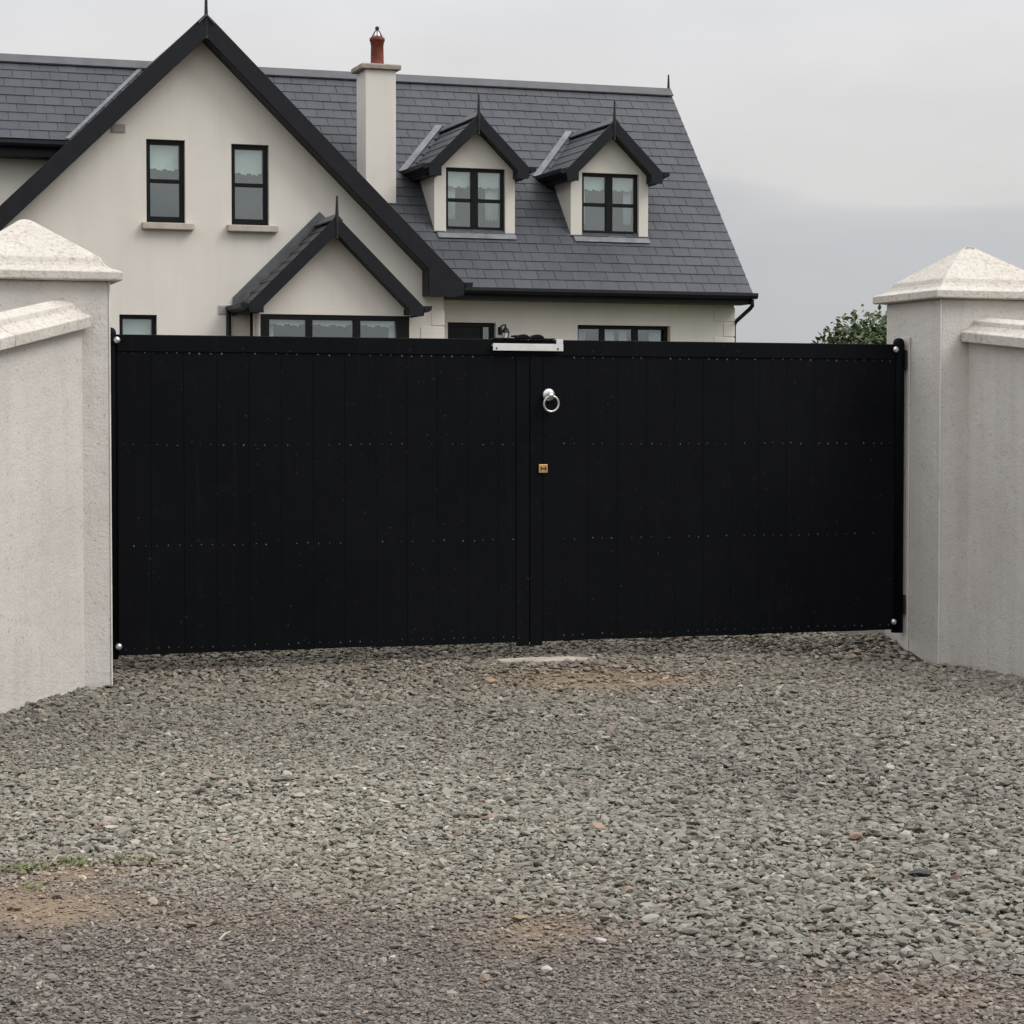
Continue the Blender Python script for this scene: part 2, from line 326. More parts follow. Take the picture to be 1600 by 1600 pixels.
# ------------------------------------------------------------------ the house
H = root('house', (9, 35, .85), 'cream rendered house with dark slate roof, black bargeboards and two dormers', 'house')
K = (7.22 - 3.495) / (36.51 - 33.05); PIT = math.atan(K); ZE, YE, YR, ZR = 3.495, 33.05, 36.51, 7.22
def roofz(y): return ZE + K * (y - YE)
ALLHOLES = []
def window(x0, x1, z0, z1, y, cols, fw=.065, mull=.055, rail=None, low=None, parent=H, blind=.28, curtain=False, depth=.10, room=True, bars=None, sill=False, label=None, roomx=.25, cw=(.17, .20)):
    """frame with its panes; y is the wall face"""
    yf = y + depth; low = low or fw
    m = MB(); m.box(x0, x1, yf, yf + .06, z1 - fw, z1); m.box(x0, x1, yf, yf + .06, z0, z0 + low)
    m.box(x0, x0 + fw, yf + .001, yf + .059, z0 + low, z1 - fw); m.box(x1 - fw, x1, yf + .001, yf + .059, z0 + low, z1 - fw)
    w = (x1 - x0 - 2 * fw - mull * (cols - 1)) / cols; panes = []
    xs = bars or [(x0 + fw + i * (w + mull), x0 + fw + i * (w + mull) + w) for i in range(cols)]
    for a, c in zip(xs[:-1], xs[1:]): m.box(a[1], c[0], yf - .004, yf + .058, z0 + low, z1 - fw)
    for a, c in xs:
        if rail:
            m.box(a, c, yf + .004, yf + .056, rail - .028, rail + .028); panes += [(a, c, z0 + low, rail - .028), (a, c, rail + .028, z1 - fw)]
        else: panes.append((a, c, z0 + low, z1 - fw))
    fr = m.build('window_frame', 'frame', parent, .004)
    if label: fr['label'] = label
    top = fr if parent is H else parent
    for (a, c, d, e_) in panes: B(a, c, yf + .028, yf + .034, d, e_).build('pane', 'glass', top)
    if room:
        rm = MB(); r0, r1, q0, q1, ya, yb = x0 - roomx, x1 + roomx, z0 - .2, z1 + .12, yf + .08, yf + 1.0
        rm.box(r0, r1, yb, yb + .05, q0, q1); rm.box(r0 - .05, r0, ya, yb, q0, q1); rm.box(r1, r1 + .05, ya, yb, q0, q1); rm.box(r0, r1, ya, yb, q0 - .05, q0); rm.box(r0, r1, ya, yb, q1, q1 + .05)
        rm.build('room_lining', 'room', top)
    if blind:
        for a, c in xs:
            zt = z1 - fw - .003; zb = zt - blind; n = 24; poly = [(a + .006, zt), (c - .006, zt)]
            for i in range(n + 1):
                t = i / n; x = c - .006 - (c - a - .012) * t
                poly.append((x, zb + .035 * (1 if math.sin(t * math.pi * 5 + .4) > .15 else 0) - .012 * math.sin(t * math.pi * 5)))
            MB().prism(poly, yf + .085, yf + .089).build('blind', 'cloth', top)
    if curtain:
        for a, c in ((x0 + fw, x0 + fw + cw[0]), (x1 - fw - cw[1], x1 - fw)):
            n = 28; pl = [(a + (c - a) * i / n, yf + .16 + .018 * math.sin(i * 1.5) + .008 * math.sin(i * .7)) for i in range(n + 1)]
            pl += [(p[0], p[1] + .006) for p in pl[::-1]]; MB().prism(pl, z0 + .01, z1 - .1, 'Z').build('curtain', 'cloth', top, 0, True)
    return fr
# walls
gable_holes = [(5.49, 6.05, 4.28, 5.475), (6.725, 7.28, 4.28, 5.455), (5.09, 5.63, 1.95, 2.962), (6.99, 9.17, .9, 2.9)]
gw = MB().holed([(2.66, .6), (9.94, .6), (9.94, 3.5), (6.3, 7.04), (2.66, 3.5)], gable_holes, 32.2, 32.5).build('gable_wall', 'house', H)
B(9.64, 9.938, 32.5, 33.5, .6, 3.4).build('return_wall', 'house', H); B(2.662, 2.96, 32.5, 36, .6, 3.4).build('return_wall', 'house', H)
fwall = MB().holed([(9.942, .6), (15.30, .6), (15.30, 3.42), (9.942, 3.42)], [(10.41, 11.205, .86, 2.985), (12.575, 14.175, 1.9, 2.975)], 33.5, 33.8).build('front_wall', 'house', H)
MB().prism([(33.801, .6), (39.6, .6), (39.6, 3.5), (36.51, 6.98), (33.801, 4.08)], 15.0, 15.298, 'X').build('end_wall', 'house', H)
B(-1.3, 6.2, 35.5, 35.8, .6, 5.9).build('recessed_wall', 'house', H); B(-1.3, 15.0, 39.3, 39.6, .6, 3.4).build('back_wall', 'house', H); B(-1.3, -1, 35.8, 39.3, .6, 5.9).build('end_wall', 'house', H)
# quoins, each block proud of the render
def quoins(xc, sgn, y, z0, z1, par, first):
    z = z1; wide = first
    while z - .235 > z0:
        w = .36 if wide else .19; a, c = (xc - sgn * w, xc + sgn * .012)
        B(min(a, c), max(a, c), y - .012, y + .1, z - .235, z - .01).build('quoin', 'house', par, .006); z -= .245; wide = not wide
quoins(9.94, 1, 32.2, .85, 3.105, gw, False); quoins(15.30, 1, 33.5, .85, 3.30, fwall, True)
# windows, door
for x0, x1, z0, z1, rl in ((5.49, 6.05, 4.28, 5.475, 4.888), (6.725, 7.28, 4.28, 5.455, 4.872)):
    w_ = window(x0, x1, z0, z1, 32.2, 1, .068, rail=rl, low=.10, blind=.36, depth=.075)
    B(x0 - .075, x1 + .115, 32.09, 32.3, 4.185, 4.279).build('window_sill', 'sill', w_, .01)
w_ = window(5.09, 5.63, 1.95, 2.962, 32.2, 1, .06, blind=.8, depth=.075); B(5.02, 5.70, 32.1, 32.3, 1.86, 1.949).build('window_sill', 'sill', w_, .01)
w_ = window(12.575, 14.175, 1.9, 2.975, 33.5, 3, .06, bars=[(12.615, 13.0), (13.085, 13.56), (13.66, 14.07)], blind=0, curtain=True, depth=.12)
MB().prism([(13.10 + .14 * math.sin(t * .4) ** 2 * (t % 2) + .02 * t, 33.8 + .01 * (t % 2)) for t in range(8)] + [(13.10 + .02 * t, 33.82 + .01 * (t % 2)) for t in range(7, -1, -1)], 1.95, 2.9, 'Z').build('curtain', 'cloth', w_)
MB().prism([(13.40 + .02 * t, 33.8 + .012 * (t % 2)) for t in range(8)] + [(13.40 + .02 * t, 33.82 + .012 * (t % 2)) for t in range(7, -1, -1)], 1.95, 2.9, 'Z').build('curtain', 'cloth', w_)
B(12.5, 14.25, 33.4, 33.6, 1.81, 1.899).build('window_sill', 'sill', w_, .01)
dm = MB(); dm.box(10.415, 10.47, 33.58, 33.66, .86, 2.98); dm.box(11.145, 11.20, 33.58, 33.66, .86, 2.98); dm.box(10.47, 11.145, 33.58, 33.66, 2.92, 2.98); dm.box(10.47, 10.98, 33.6, 33.65, .86, 2.92); dm.box(10.98, 11.02, 33.59, 33.655, .86, 2.92); dm.box(11.125, 11.145, 33.59, 33.655, .86, 2.92)
dr = dm.build('door', 'frame', H, .004)
for k in range(2):
    for j in range(2): B(10.53 + .22 * k, 10.70 + .22 * k, 33.592, 33.60, 1.0 + .9 * j, 1.75 + .95 * j).build('door_panel', 'frame', dr, .006)
B(11.02, 11.125, 33.615, 33.62, .9, 2.92).build('pane', 'glass', dr); B(10.98, 11.145, 33.9, 33.95, .86, 2.95).build('room_lining', 'cloth', dr)
MB().tube([(10.93, 33.6, 1.85), (10.93, 33.55, 1.85), (10.84, 33.55, 1.85)], .011, 8).build('door_handle', 'galv', dr)
# vents
for x0, x1, z0, z1 in ((4.996, 5.195, 5.55, 5.67), (6.52, 6.75, 2.99, 3.116)):
    m = MB(); m.box(x0, x1, 32.185, 32.21, z0, z1)
    for k in range(4): m.box(x0 + .015, x1 - .015, 32.178, 32.186, z0 + .016 + k * .026, z0 + .03 + k * .026)
    m.build('wall_vent', 'vent', H)

# slates -------------------------------------------------------------
GAU, SW = .2065, .292
def slate_data(seed):
    r = random.Random(seed); w = SW / 2 - .0035; t = .008; l = .30; j = lambda: r.uniform(-.002, .002)
    v = [(-w + j(), j(), 0), (w + j(), j(), 0), (w, l, 0), (-w, l, 0), (-w + j(), j(), t), (w + j(), j(), t), (w, l, t), (-w, l, t)]
    return v, [(0, 3, 2, 1), (4, 5, 6, 7), (0, 1, 5, 4), (1, 2, 6, 5), (2, 3, 7, 6), (3, 0, 4, 7)]
SL = [slate_data(k) for k in range(5)]; SLM = []
for v, f in SL:
    me = bpy.data.meshes.new('slate'); me.from_pydata(v, [], f); me.materials.append(M['slate']); SLM.append(me)
LIFT, TILT = .002, .0100 / GAU
def slate_matrix(origin, right, upv):
    """upv: unit vector up the slope; the tail is kicked up so courses throw a line of shade"""
    n = right.cross(upv); u2 = (upv - n * TILT).normalized(); n2 = right.cross(u2)
    return Matrix(((right.x, u2.x, n2.x, origin.x), (right.y, u2.y, n2.y, origin.y), (right.z, u2.z, n2.z, origin.z), (0, 0, 0, 1)))
def slope_slates(right, upv, o, length, courses, clip, shift=0, rise=99):
    """matrices of slates over a slope starting at o; slates at the edges are cut to the verge; clip(point) keeps a slate"""
    n = right.cross(upv); res = []
    for c_ in range(courses):
        sy = min(1, (rise - c_ * GAU) / .30)
        if sy < .12: break
        x = -SW * (.5 if c_ % 2 else 0) + shift - SW
        while x < length:
            a_, b_ = max(x, 0), min(x + SW, length)
            if b_ - a_ > .03:
                p = o + right * (a_ + b_) / 2 + upv * (c_ * GAU) + n * (LIFT + .0100); mid = p + upv * GAU * .5
                if clip(mid): res.append((slate_matrix(p + n * rng.uniform(0, .003), right, upv), c_, mid, (b_ - a_) / SW, sy))
            x += SW
    return res
def join_slates(mats, name, parent, mat='slate'):
    m = MB()
    for k, (mt, c_, mid, sx, sy) in enumerate(mats):
        v, f = SL[k % 5]; m.add([mt @ Vector((p[0] * sx, p[1] * sy, p[2])) for p in v], f, rng.random())
    return tag(m.build(name, mat, parent), kind='stuff')
XR = Vector((1, 0, 0)); UP = Vector((0, math.cos(PIT), math.sin(PIT)))
# main roof deck, both sides of the ridge
prof = lambda ye: [(ye, roofz(ye)), (YR, ZR), (39.97, 3.495), (39.97, 3.40), (YR, ZR - .12), (ye, roofz(ye) - .12)]
md = MB().prism(prof(YE), 8.3, 15.40, 'X'); md.prism(prof(35.13), -1.5, 8.299, 'X')
mr = md.build('main_roof', 'felt', H)
dormers = (10.985, 13.275); DW = .67
def in_gable(x, z): return z < 7.25 - .973 * abs(x - 6.3) - .10
def in_dormer(p):
    for dc in dormers:
        if abs(p.x - dc) < DW - .14 and p.y > 33.93 and p.z < 5.6: return True
        if p.z < 6.27 - .985 * abs(p.x - dc) - .13 and p.z > 5.35: return True
    return False
def clip_main(p):
    if in_gable(p.x, p.z) or in_dormer(p): return False
    if 9.40 < p.x < 9.74 and p.y > 34.45 and p.y < 34.85: return False
    if p.x < 8.3 and p.y < 35.17: return False
    return p.z < ZR - .03
allsl = slope_slates(XR, UP, Vector((-1.5, YE, ZE)), 16.92, 25, clip_main, .02, 5.06)
def seen(t):
    p = t[2]
    if p.x < 3.2: return 99
    return p.y * .946 + p.x * .324 - (0 if p.x > 8 else -3)
allsl.sort(key=seen)
for k, (mt, c_, mid, sx, sy) in enumerate(allsl[:300]):
    child('slate', SLM[k % 5], mr, mt.to_translation(), mt.to_euler()).scale = (sx, sy, 1)
join_slates(allsl[300:], 'slates', mr)
back = slope_slates(-XR, Vector((0, -math.cos(PIT), math.sin(PIT))), Vector((15.4, 39.97, 3.495)), 16.9, 25, lambda p: True, 0, 5.06)
join_slates(back, 'slates', mr)
# ridge tiles, verge, eaves, gutters
for k in range(38):
    x0 = -1.5 + k * .45; x1 = min(x0 + .4492, 15.43)
    if x0 > 15.3: break
    MB().prism([(YR - .155, ZR - .085), (YR - .02, ZR + .052), (YR + .02, ZR + .052), (YR + .155, ZR - .085), (YR + .145, ZR - .105), (YR, ZR + .02), (YR - .145, ZR - .105)], x0, x1, 'X').build('ridge_tile', 'ridge', mr)
MB().prism([(YE + .01, ZE - .13), (YE + .01, ZE - .004), (YR, ZR - .006), (YR, ZR - .17)], 15.402, 15.425, 'X').build('verge_board', 'ridge', mr)
def spike(x, y, z0, z1, par, drop=0):
    m = MB().tube([(x, y, z0 - .12), (x, y, z0 + .05), (x, y, z1)], [.030, .024, .014], 8)
    if drop: m.tube([(x, y, z0 - drop), (x, y, z0 - drop + .02), (x, y, z0 - drop + .05), (x, y, z0 - .1)], [.008, .022, .018, .022], 8)
    return m.build('finial', 'rod', par)
spike(15.40, YR, ZR + .03, 7.51, mr)
def gutter(a, bx, y, z, par): # along X, lip towards -Y
    return MB().prism([(y, z), (y - .015, z), (y - .02, z - .045), (y - .0, z - .085), (y + .06, z - .095), (y + .105, z - .06), (y + .105, z - .004), (y + .095, z - .004), (y + .09, z - .05), (y + .05, z - .08), (y + .01, z - .06)], a, bx, 'X').build('gutter', 'barge', par)
gutter(10.16, 15.47, 32.955, 3.50, mr); B(9.95, 15.405, 33.062, 33.495, 3.325, 3.455).build('eaves_board', 'barge', mr, .005)
gutter(-1.5, 4.75, 35.04, 5.735, mr); B(-1.5, 5.6, 35.15, 35.495, 5.50, 5.70).build('eaves_board', 'barge', mr, .005)
MB().tube([(15.40, 33.03, 3.40), (15.41, 33.04, 3.30), (15.40, 33.12, 3.25), (15.375, 33.6, 3.07), (15.37, 33.66, 3.0), (15.37, 33.66, .9)], .034, 10).build('downpipe', 'barge', H, 0, True)
MB().tube([(6.66, 32.14, 3.03), (6.66, 32.14, .9)], .037, 10).build('downpipe', 'barge', H, 0, True)
# front gable roof
GS = .973; AP = 7.25
def barge_poly(c, ap, s, foot, vt, box_in, box_z, sgn):
    """outline of one sloping board with its boxed foot"""
    X = lambda d: c + sgn * d
    return [(X(0), ap), (X(foot), ap - s * foot), (X(foot - .03), box_z), (X(box_in), box_z), (X(box_in), ap - vt - s * box_in), (X(0), ap - vt)]
ghalf = 3.87; yb = 31.85
gd = MB()
for sg in (-1, 1):
    pl = [(6.3, AP - .055), (6.3 + sg * ghalf, AP - .055 - GS * ghalf), (6.3 + sg * ghalf, AP - .16 - GS * ghalf), (6.3, AP - .18)]
    gd.prism(pl, yb + .03, 36.4)
gr_ = gd.build('gable_roof', 'felt', H)
for sg in (-1, 1):
    MB().prism(barge_poly(6.3, AP - .19, GS, ghalf - .03, .16, 3.305, 3.30, sg), yb + .03, 32.198).build('soffit', 'barge', gr_)
    MB().prism(barge_poly(6.3, AP, GS, ghalf, .343, 3.31, 3.295, sg), yb, yb + .028).build('bargeboard', 'barge', gr_, .004)
    rt_ = Vector((0, -sg, 0)); uv = Vector((-sg, 0, GS)).normalized()
    o_ = Vector((6.3 + sg * (ghalf + .02), yb + .03, AP - .058 - GS * (ghalf + .02)))
    ln = 4.6; cs = int(math.hypot(ghalf, ghalf * GS) / GAU) + 1
    sl_ = slope_slates(-rt_ if False else (Vector((0, -1, 0)) if sg < 0 else Vector((0, 1, 0))), uv, Vector((o_.x, 36.4 if sg < 0 else yb + .03, o_.z)), 36.4 - yb - .03, cs,
                       lambda p: (p.z > roofz(p.y) - .12 or p.y < 33.2) and p.z < AP - .03, 0, math.hypot(ghalf, ghalf * GS) - .01)
    join_slates(sl_, 'slates', gr_)
    gx_ = 6.3 + sg * (ghalf + .06); MB().prism([(gx_ - .06, 3.50), (gx_ + .06, 3.50), (gx_ + .05, 3.43), (gx_, 3.40), (gx_ - .05, 3.43)], yb - .01, 33.0 if sg > 0 else 35.2).build('gutter', 'barge', gr_)
for k in range(10):
    MB().prism([(6.3 - .12, AP - .135), (6.3, AP - .012), (6.42, AP - .135), (6.41, AP - .155), (6.3, AP - .04), (6.19, AP - .155)], yb - .03 + k * .45, yb - .03 + k * .45 + .443).build('ridge_tile', 'ridge', gr_)
spike(6.3, yb + .01, AP + .02, 7.72, gr_, .40)
# lead valleys where the gable roof meets the main roof
for sg, z0 in ((-1, 5.78), (1, 3.62)):
    P1 = Vector((6.3 + sg * .08, roofz(0) * 0 + YE + (7.17 - ZE) / K, 7.17)); x_ = (AP - .02 - z0) / GS; P0 = Vector((6.3 + sg * x_, YE + (z0 - ZE) / K, z0))
    m = MB(); off = Vector((sg * .07, 0, 0)); n_ = Vector((0, -math.sin(PIT), math.cos(PIT))) * .035; q = Vector((0, 0, .03))
    m.add([P0 + n_, P1 + n_, P1 + off + n_, P0 + off + n_, P0 - n_, P1 - n_, P1 + off - n_, P0 + off - n_], [(0, 1, 2, 3), (7, 6, 5, 4), (0, 4, 5, 1), (1, 5, 6, 2), (2, 6, 7, 3), (3, 7, 4, 0)])
    m.build('valley_flashing', 'lead' if sg < 0 else 'darklead', gr_)
# chimney
ch = B(9.313, 9.812, 34.32, 34.865, 4.2, 6.975).build('chimney', 'house', H, .012)
MB().stack([(.285, 6.976), (.325, 6.985), (.325, 7.05), (.31, 7.066)], 9.56, 34.59).build('chimney_cap', 'chimcap', ch, .006)
MB().lathe([(.13, 7.03), (.115, 7.10), (.105, 7.14), (.10, 7.42), (.108, 7.425), (.108, 7.47), (.122, 7.475), (.122, 7.52), (.105, 7.535)], (9.597, 34.65, 0), 18).build('chimney_pot', 'terracotta', ch, 0, True)
m = MB()
for k in range(6):
    a = k * math.pi / 3 + .25; m.tube([(9.597 + .1 * math.cos(a), 34.65 + .1 * math.sin(a), 7.53), (9.597, 34.65, 7.69)], .008, 6)
m.lathe([(.004, 7.66), (.035, 7.67), (.03, 7.70), (.004, 7.715)], (9.597, 34.65, 0), 10); m.build('cowl_wire', 'rod', ch)
MB().lathe([(.075, 7.535), (.065, 7.57), (.02, 7.66)], (9.597, 34.65, 0), 12).build('cowl_cone', 'galv', ch, 0, True)
# dormers
for di, dc in enumerate(dormers):
    dx0, dx1 = dc - DW, dc + DW; wx0, wx1 = dc - .478, dc + .508; yw = 33.9; ap = 6.27; s_ = .985; hf = .845; yb2 = 33.65
    ol = [(dx0, 4.42), (dx1, 4.42), (dx1, 5.5), (dc, 6.16), (dx0, 5.5)]
    d_ = MB().holed(ol, [(wx0, wx1, 4.426, 5.44)], yw, yw + .18); d_.box(dx0 + .001, dx0 + .16, yw + .18, 35.1, 4.3, 5.5); d_.box(dx1 - .16, dx1 - .001, yw + .18, 35.1, 4.3, 5.5)
    dorm = d_.build('dormer', 'house', H)
    dorm['label'] = ('dormer window nearest the chimney' if di == 0 else 'dormer window nearest the end of the roof')
    window(wx0, wx1, 4.426, 5.44, yw, 2, .055, .115, rail=4.935, low=.095, parent=dorm, blind=(.25, .22)[di], curtain=True, depth=.06, room=True, roomx=.01, cw=((.16, .21), (.07, .13))[di])
    B(dx0 - .01, dx1 + .01, yw - .035, yw + .10, 4.390, 4.4195).build('sill_board', 'barge', dorm)
    rd = MB()
    for sg in (-1, 1): rd.prism([(dc, ap - .07), (dc + sg * hf, ap - .07 - s_ * hf), (dc + sg * hf, ap - .12 - s_ * hf), (dc, ap - .14)], yb2 + .03, 35.75)
    rd.build('dormer_roof', 'felt', dorm)
    for sg in (-1, 1):
        MB().prism(barge_poly(dc, ap - .145, s_, hf - .02, .08, .635, 5.285, sg), yb2 + .03, yw - .002).build('soffit', 'barge', dorm)
        MB().prism(barge_poly(dc, ap, s_, hf, .24, .625, 5.275, sg), yb2, yb2 + .028).build('bargeboard', 'barge', dorm, .004)
        fx = dc + sg * (hf - .12); B(min(fx, fx + sg * .09), max(fx, fx + sg * .09), yw - .002, 35.0, 5.28, 5.42).build('eaves_board', 'barge', dorm)
        uv = Vector((-sg, 0, s_)).normalized(); ln = 35.75 - yb2
        sl_ = slope_slates(Vector((0, -1, 0)) if sg < 0 else Vector((0, 1, 0)), uv, Vector((dc + sg * (hf + .015), 35.75 if sg < 0 else yb2 + .03, ap - .07 - s_ * (hf + .015))), ln - .03, 6,
                           lambda p: p.z > roofz(p.y) - .12 and p.z < ap - .03, 0, math.hypot(hf, hf * s_))
        join_slates(sl_, 'slates', dorm)
        gx_ = dc + sg * (hf + .045); MB().prism([(gx_ - .055, 5.46), (gx_ + .06, 5.46), (gx_ + .05, 5.40), (gx_, 5.375), (gx_ - .05, 5.40)], yb2 - .005, 34.82).build('gutter', 'barge', dorm)
        # lead valley
        P0 = Vector((dc + sg * (hf + .03), YE + (5.43 - ZE) / K, 5.43)); P1 = Vector((dc + sg * .0, YE + (6.30 - ZE) / K, 6.30)); off = Vector((sg * .12, 0, 0)); n_ = Vector((0, -math.sin(PIT), math.cos(PIT))) * .045
        MB().add([P0 + n_, P1 + n_, P1 + off + n_, P0 + off + n_, P0 - n_, P1 - n_, P1 + off - n_, P0 + off - n_], [(0, 1, 2, 3), (7, 6, 5, 4), (0, 4, 5, 1), (1, 5, 6, 2), (2, 6, 7, 3), (3, 7, 4, 0)]).build('valley_flashing', 'lead', dorm)
    MB().prism([(dc - .09, ap - .06), (dc, ap + .035), (dc + .09, ap - .06), (dc + .08, ap - .075), (dc, ap + .015), (dc - .08, ap - .075)], yb2 + .0, 35.66).build('ridge_tile', 'ridge', dorm)
    spike(dc - .015, yb2 + .005, ap + .02, 6.57, dorm, .36)
    ya, yc = 33.865, 33.872; n_ = Vector((0, -math.sin(PIT), math.cos(PIT)))
    m = MB(); q = [Vector((dx0 + .03, ya - .07, roofz(ya - .07))), Vector((dx1 - .01, ya - .07, roofz(ya - .07))), Vector((dx1 - .01, yc, roofz(yc))), Vector((dx0 + .03, yc, roofz(yc)))]
    m.add([p + n_ * .034 for p in q] + [p + n_ * .042 for p in q], [(3, 2, 1, 0), (4, 5, 6, 7), (0, 1, 5, 4), (1, 2, 6, 5), (2, 3, 7, 6), (3, 0, 4, 7)]); m.build('lead_apron', 'lead', dorm)
# porch
pc, ap, s_, hf, yp, ybp = 8.03, 4.36, .984, 1.30, 31.45, 31.15
pw = MB().holed([(6.965, .6), (9.195, .6), (9.195, 3.2), (pc, 4.25), (6.965, 3.2)], [(6.975, 9.185, 1.45, 2.965)], yp, yp + .2); pw.box(6.966, 7.1, yp + .2, 32.199, .6, 3.2); pw.box(9.06, 9.194, yp + .2, 32.199, .6, 3.2)
porch = pw.build('porch', 'house', H)
window(6.975, 9.185, 1.45, 2.965, yp, 3, .06, parent=porch, bars=[(7.108, 7.651), (7.746, 8.353), (8.458, 8.997)], blind=.10, curtain=True, depth=.03, room=False)
m = MB(); m.box(6.974, 7.107, yp + .0, yp + .05, 1.45, 2.964); m.box(8.998, 9.186, yp + .0, yp + .05, 1.45, 2.964); m.box(7.107, 8.998, yp + .022, yp + .05, 2.89, 2.964); m.build('window_frame', 'frame', porch)
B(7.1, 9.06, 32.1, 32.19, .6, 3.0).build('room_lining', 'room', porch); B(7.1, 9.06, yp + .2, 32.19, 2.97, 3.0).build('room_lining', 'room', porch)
pd = MB()
for sg in (-1, 1): pd.prism([(pc, ap - .07), (pc + sg * hf, ap - .07 - s_ * hf), (pc + sg * hf, ap - .12 - s_ * hf), (pc, ap - .14)], ybp + .03, 32.198)
pd.build('porch_roof', 'felt', porch)
for sg in (-1, 1):
    MB().prism(barge_poly(pc, ap - .145, s_, hf - .02, .08, 1.08, 2.985, sg), ybp + .03, yp - .002).build('soffit', 'barge', porch)
    MB().prism(barge_poly(pc, ap, s_, hf, .25, 1.07, 2.97, sg), ybp, ybp + .028).build('bargeboard', 'barge', porch, .004)
    fx = pc + sg * 1.07; B(min(fx, fx + sg * .17), max(fx, fx + sg * .17), yp - .002, 32.19, 2.98, 3.06).build('eaves_board', 'barge', porch)
    uv = Vector((-sg, 0, s_)).normalized(); ln = 32.2 - ybp
    sl_ = slope_slates(Vector((0, -1, 0)) if sg < 0 else Vector((0, 1, 0)), uv, Vector((pc + sg * (hf + .015), 32.2 if sg < 0 else ybp + .03, ap - .07 - s_ * (hf + .015))), ln - .03, 9, lambda p: p.z < ap - .03, 0, math.hypot(hf, hf * s_))
    join_slates(sl_, 'slates', porch)
    gx_ = pc + sg * (hf + .05); MB().prism([(gx_ - .055, 3.10), (gx_ + .065, 3.10), (gx_ + .05, 3.04), (gx_, 3.01), (gx_ - .05, 3.04)], ybp - .005, 32.19).build('gutter', 'barge', porch)
    MB().prism([(pc, ap + .15), (pc + sg * hf, ap + .15 - s_ * hf), (pc + sg * hf, ap - .02 - s_ * hf), (pc, ap - .02)], 32.165, 32.198).build('wall_flashing', 'darklead', porch)
MB().prism([(pc - .09, ap - .06), (pc, ap + .035), (pc + .09, ap - .06), (pc + .08, ap - .075), (pc, ap + .015), (pc - .08, ap - .075)], ybp, 32.16).build('ridge_tile', 'ridge', porch)
spike(pc, ybp + .005, ap + .02, 4.645, porch, .36)
MB().tube([(6.90, 31.7, 3.0), (6.90, 31.7, .9)], .022, 8).build('downpipe', 'barge', porch, 0, True)
# wall lantern by the door
lr = root('wall_lantern', (11.31, 33.5, 2.72), 'small black wall lantern beside the front door', 'lantern')
lx, ly = 11.315, 33.36
m = MB().tube([(lx - .05, 33.499, 2.86), (lx - .05, 33.44, 2.93), (lx - .03, 33.38, 2.95), (lx, ly, 2.93)], .012, 8); m.box(lx - .08, lx - .02, 33.485, 33.499, 2.80, 2.92); m.build('bracket', 'rod', lr)
MB().lathe([(.065, 2.825), (.072, 2.83), (.05, 2.875), (.02, 2.905), (.012, 2.94), (.006, 2.965)], (lx, ly, 0), 6).build('lantern_roof', 'rod', lr)
m = MB().lathe([(.030, 2.718), (.040, 2.728), (.040, 2.738)], (lx, ly, 0), 6)
for k in range(6):
    a = k * math.pi / 3; m.tube([(lx + .04 * math.cos(a), ly + .04 * math.sin(a), 2.735), (lx + .06 * math.cos(a), ly + .06 * math.sin(a), 2.827)], .005, 5)
m.build('lantern_cage', 'rod', lr); MB().lathe([(.036, 2.738), (.055, 2.824)], (lx, ly, 0), 6).build('lantern_glass', 'cloth', lr)

# ------------------------------------------------------------------ gate pillars and wing walls
YF, HP = 11.84, .39
def pillar(cx, label, dy=0):
    cy = YF + HP - dy; p = root('gate_pillar', (cx, cy, 0), label, 'pillar', 'gate pillars')
    MB().stack([(HP, -.35), (HP, 2.146)], cx, cy, dy).build('shaft', 'pillar', p, .012)
    lv = [(.445, 2.146), (.452, 2.152), (.452, 2.192), (.44, 2.199), (.405, 2.211), (.385, 2.222), (.368, 2.242), (.358, 2.262), (.355, 2.268), (.345, 2.277), (.30, 2.308), (.05, 2.474), (.025, 2.487), (.004, 2.492)]
    m = MB().stack(lv, cx, cy, dy); m.build('cap', 'cap', p, .004); return p
pL = pillar(1.430, 'rendered gate pillar with pyramid cap beside the handleless gate leaf')
pR = pillar(7.147, 'rendered gate pillar with pyramid cap beside the gate leaf with the ring handle', .05)
plain('bead', 'corner_bead', (.66, .64, .61), .6, .3)
B(6.753, 6.761, YF - .004, YF + .004, -.3, 2.144).build('corner_bead', 'bead', pR, .002); B(1.816, 1.824, YF - .004, YF + .004, -.3, 2.144).build('corner_bead', 'bead', pL, .002)
B(6.745, 6.756, YF + .36, YF + .50, -.2, 1.93).build('hinge_strip', 'pillar', pR, .004)
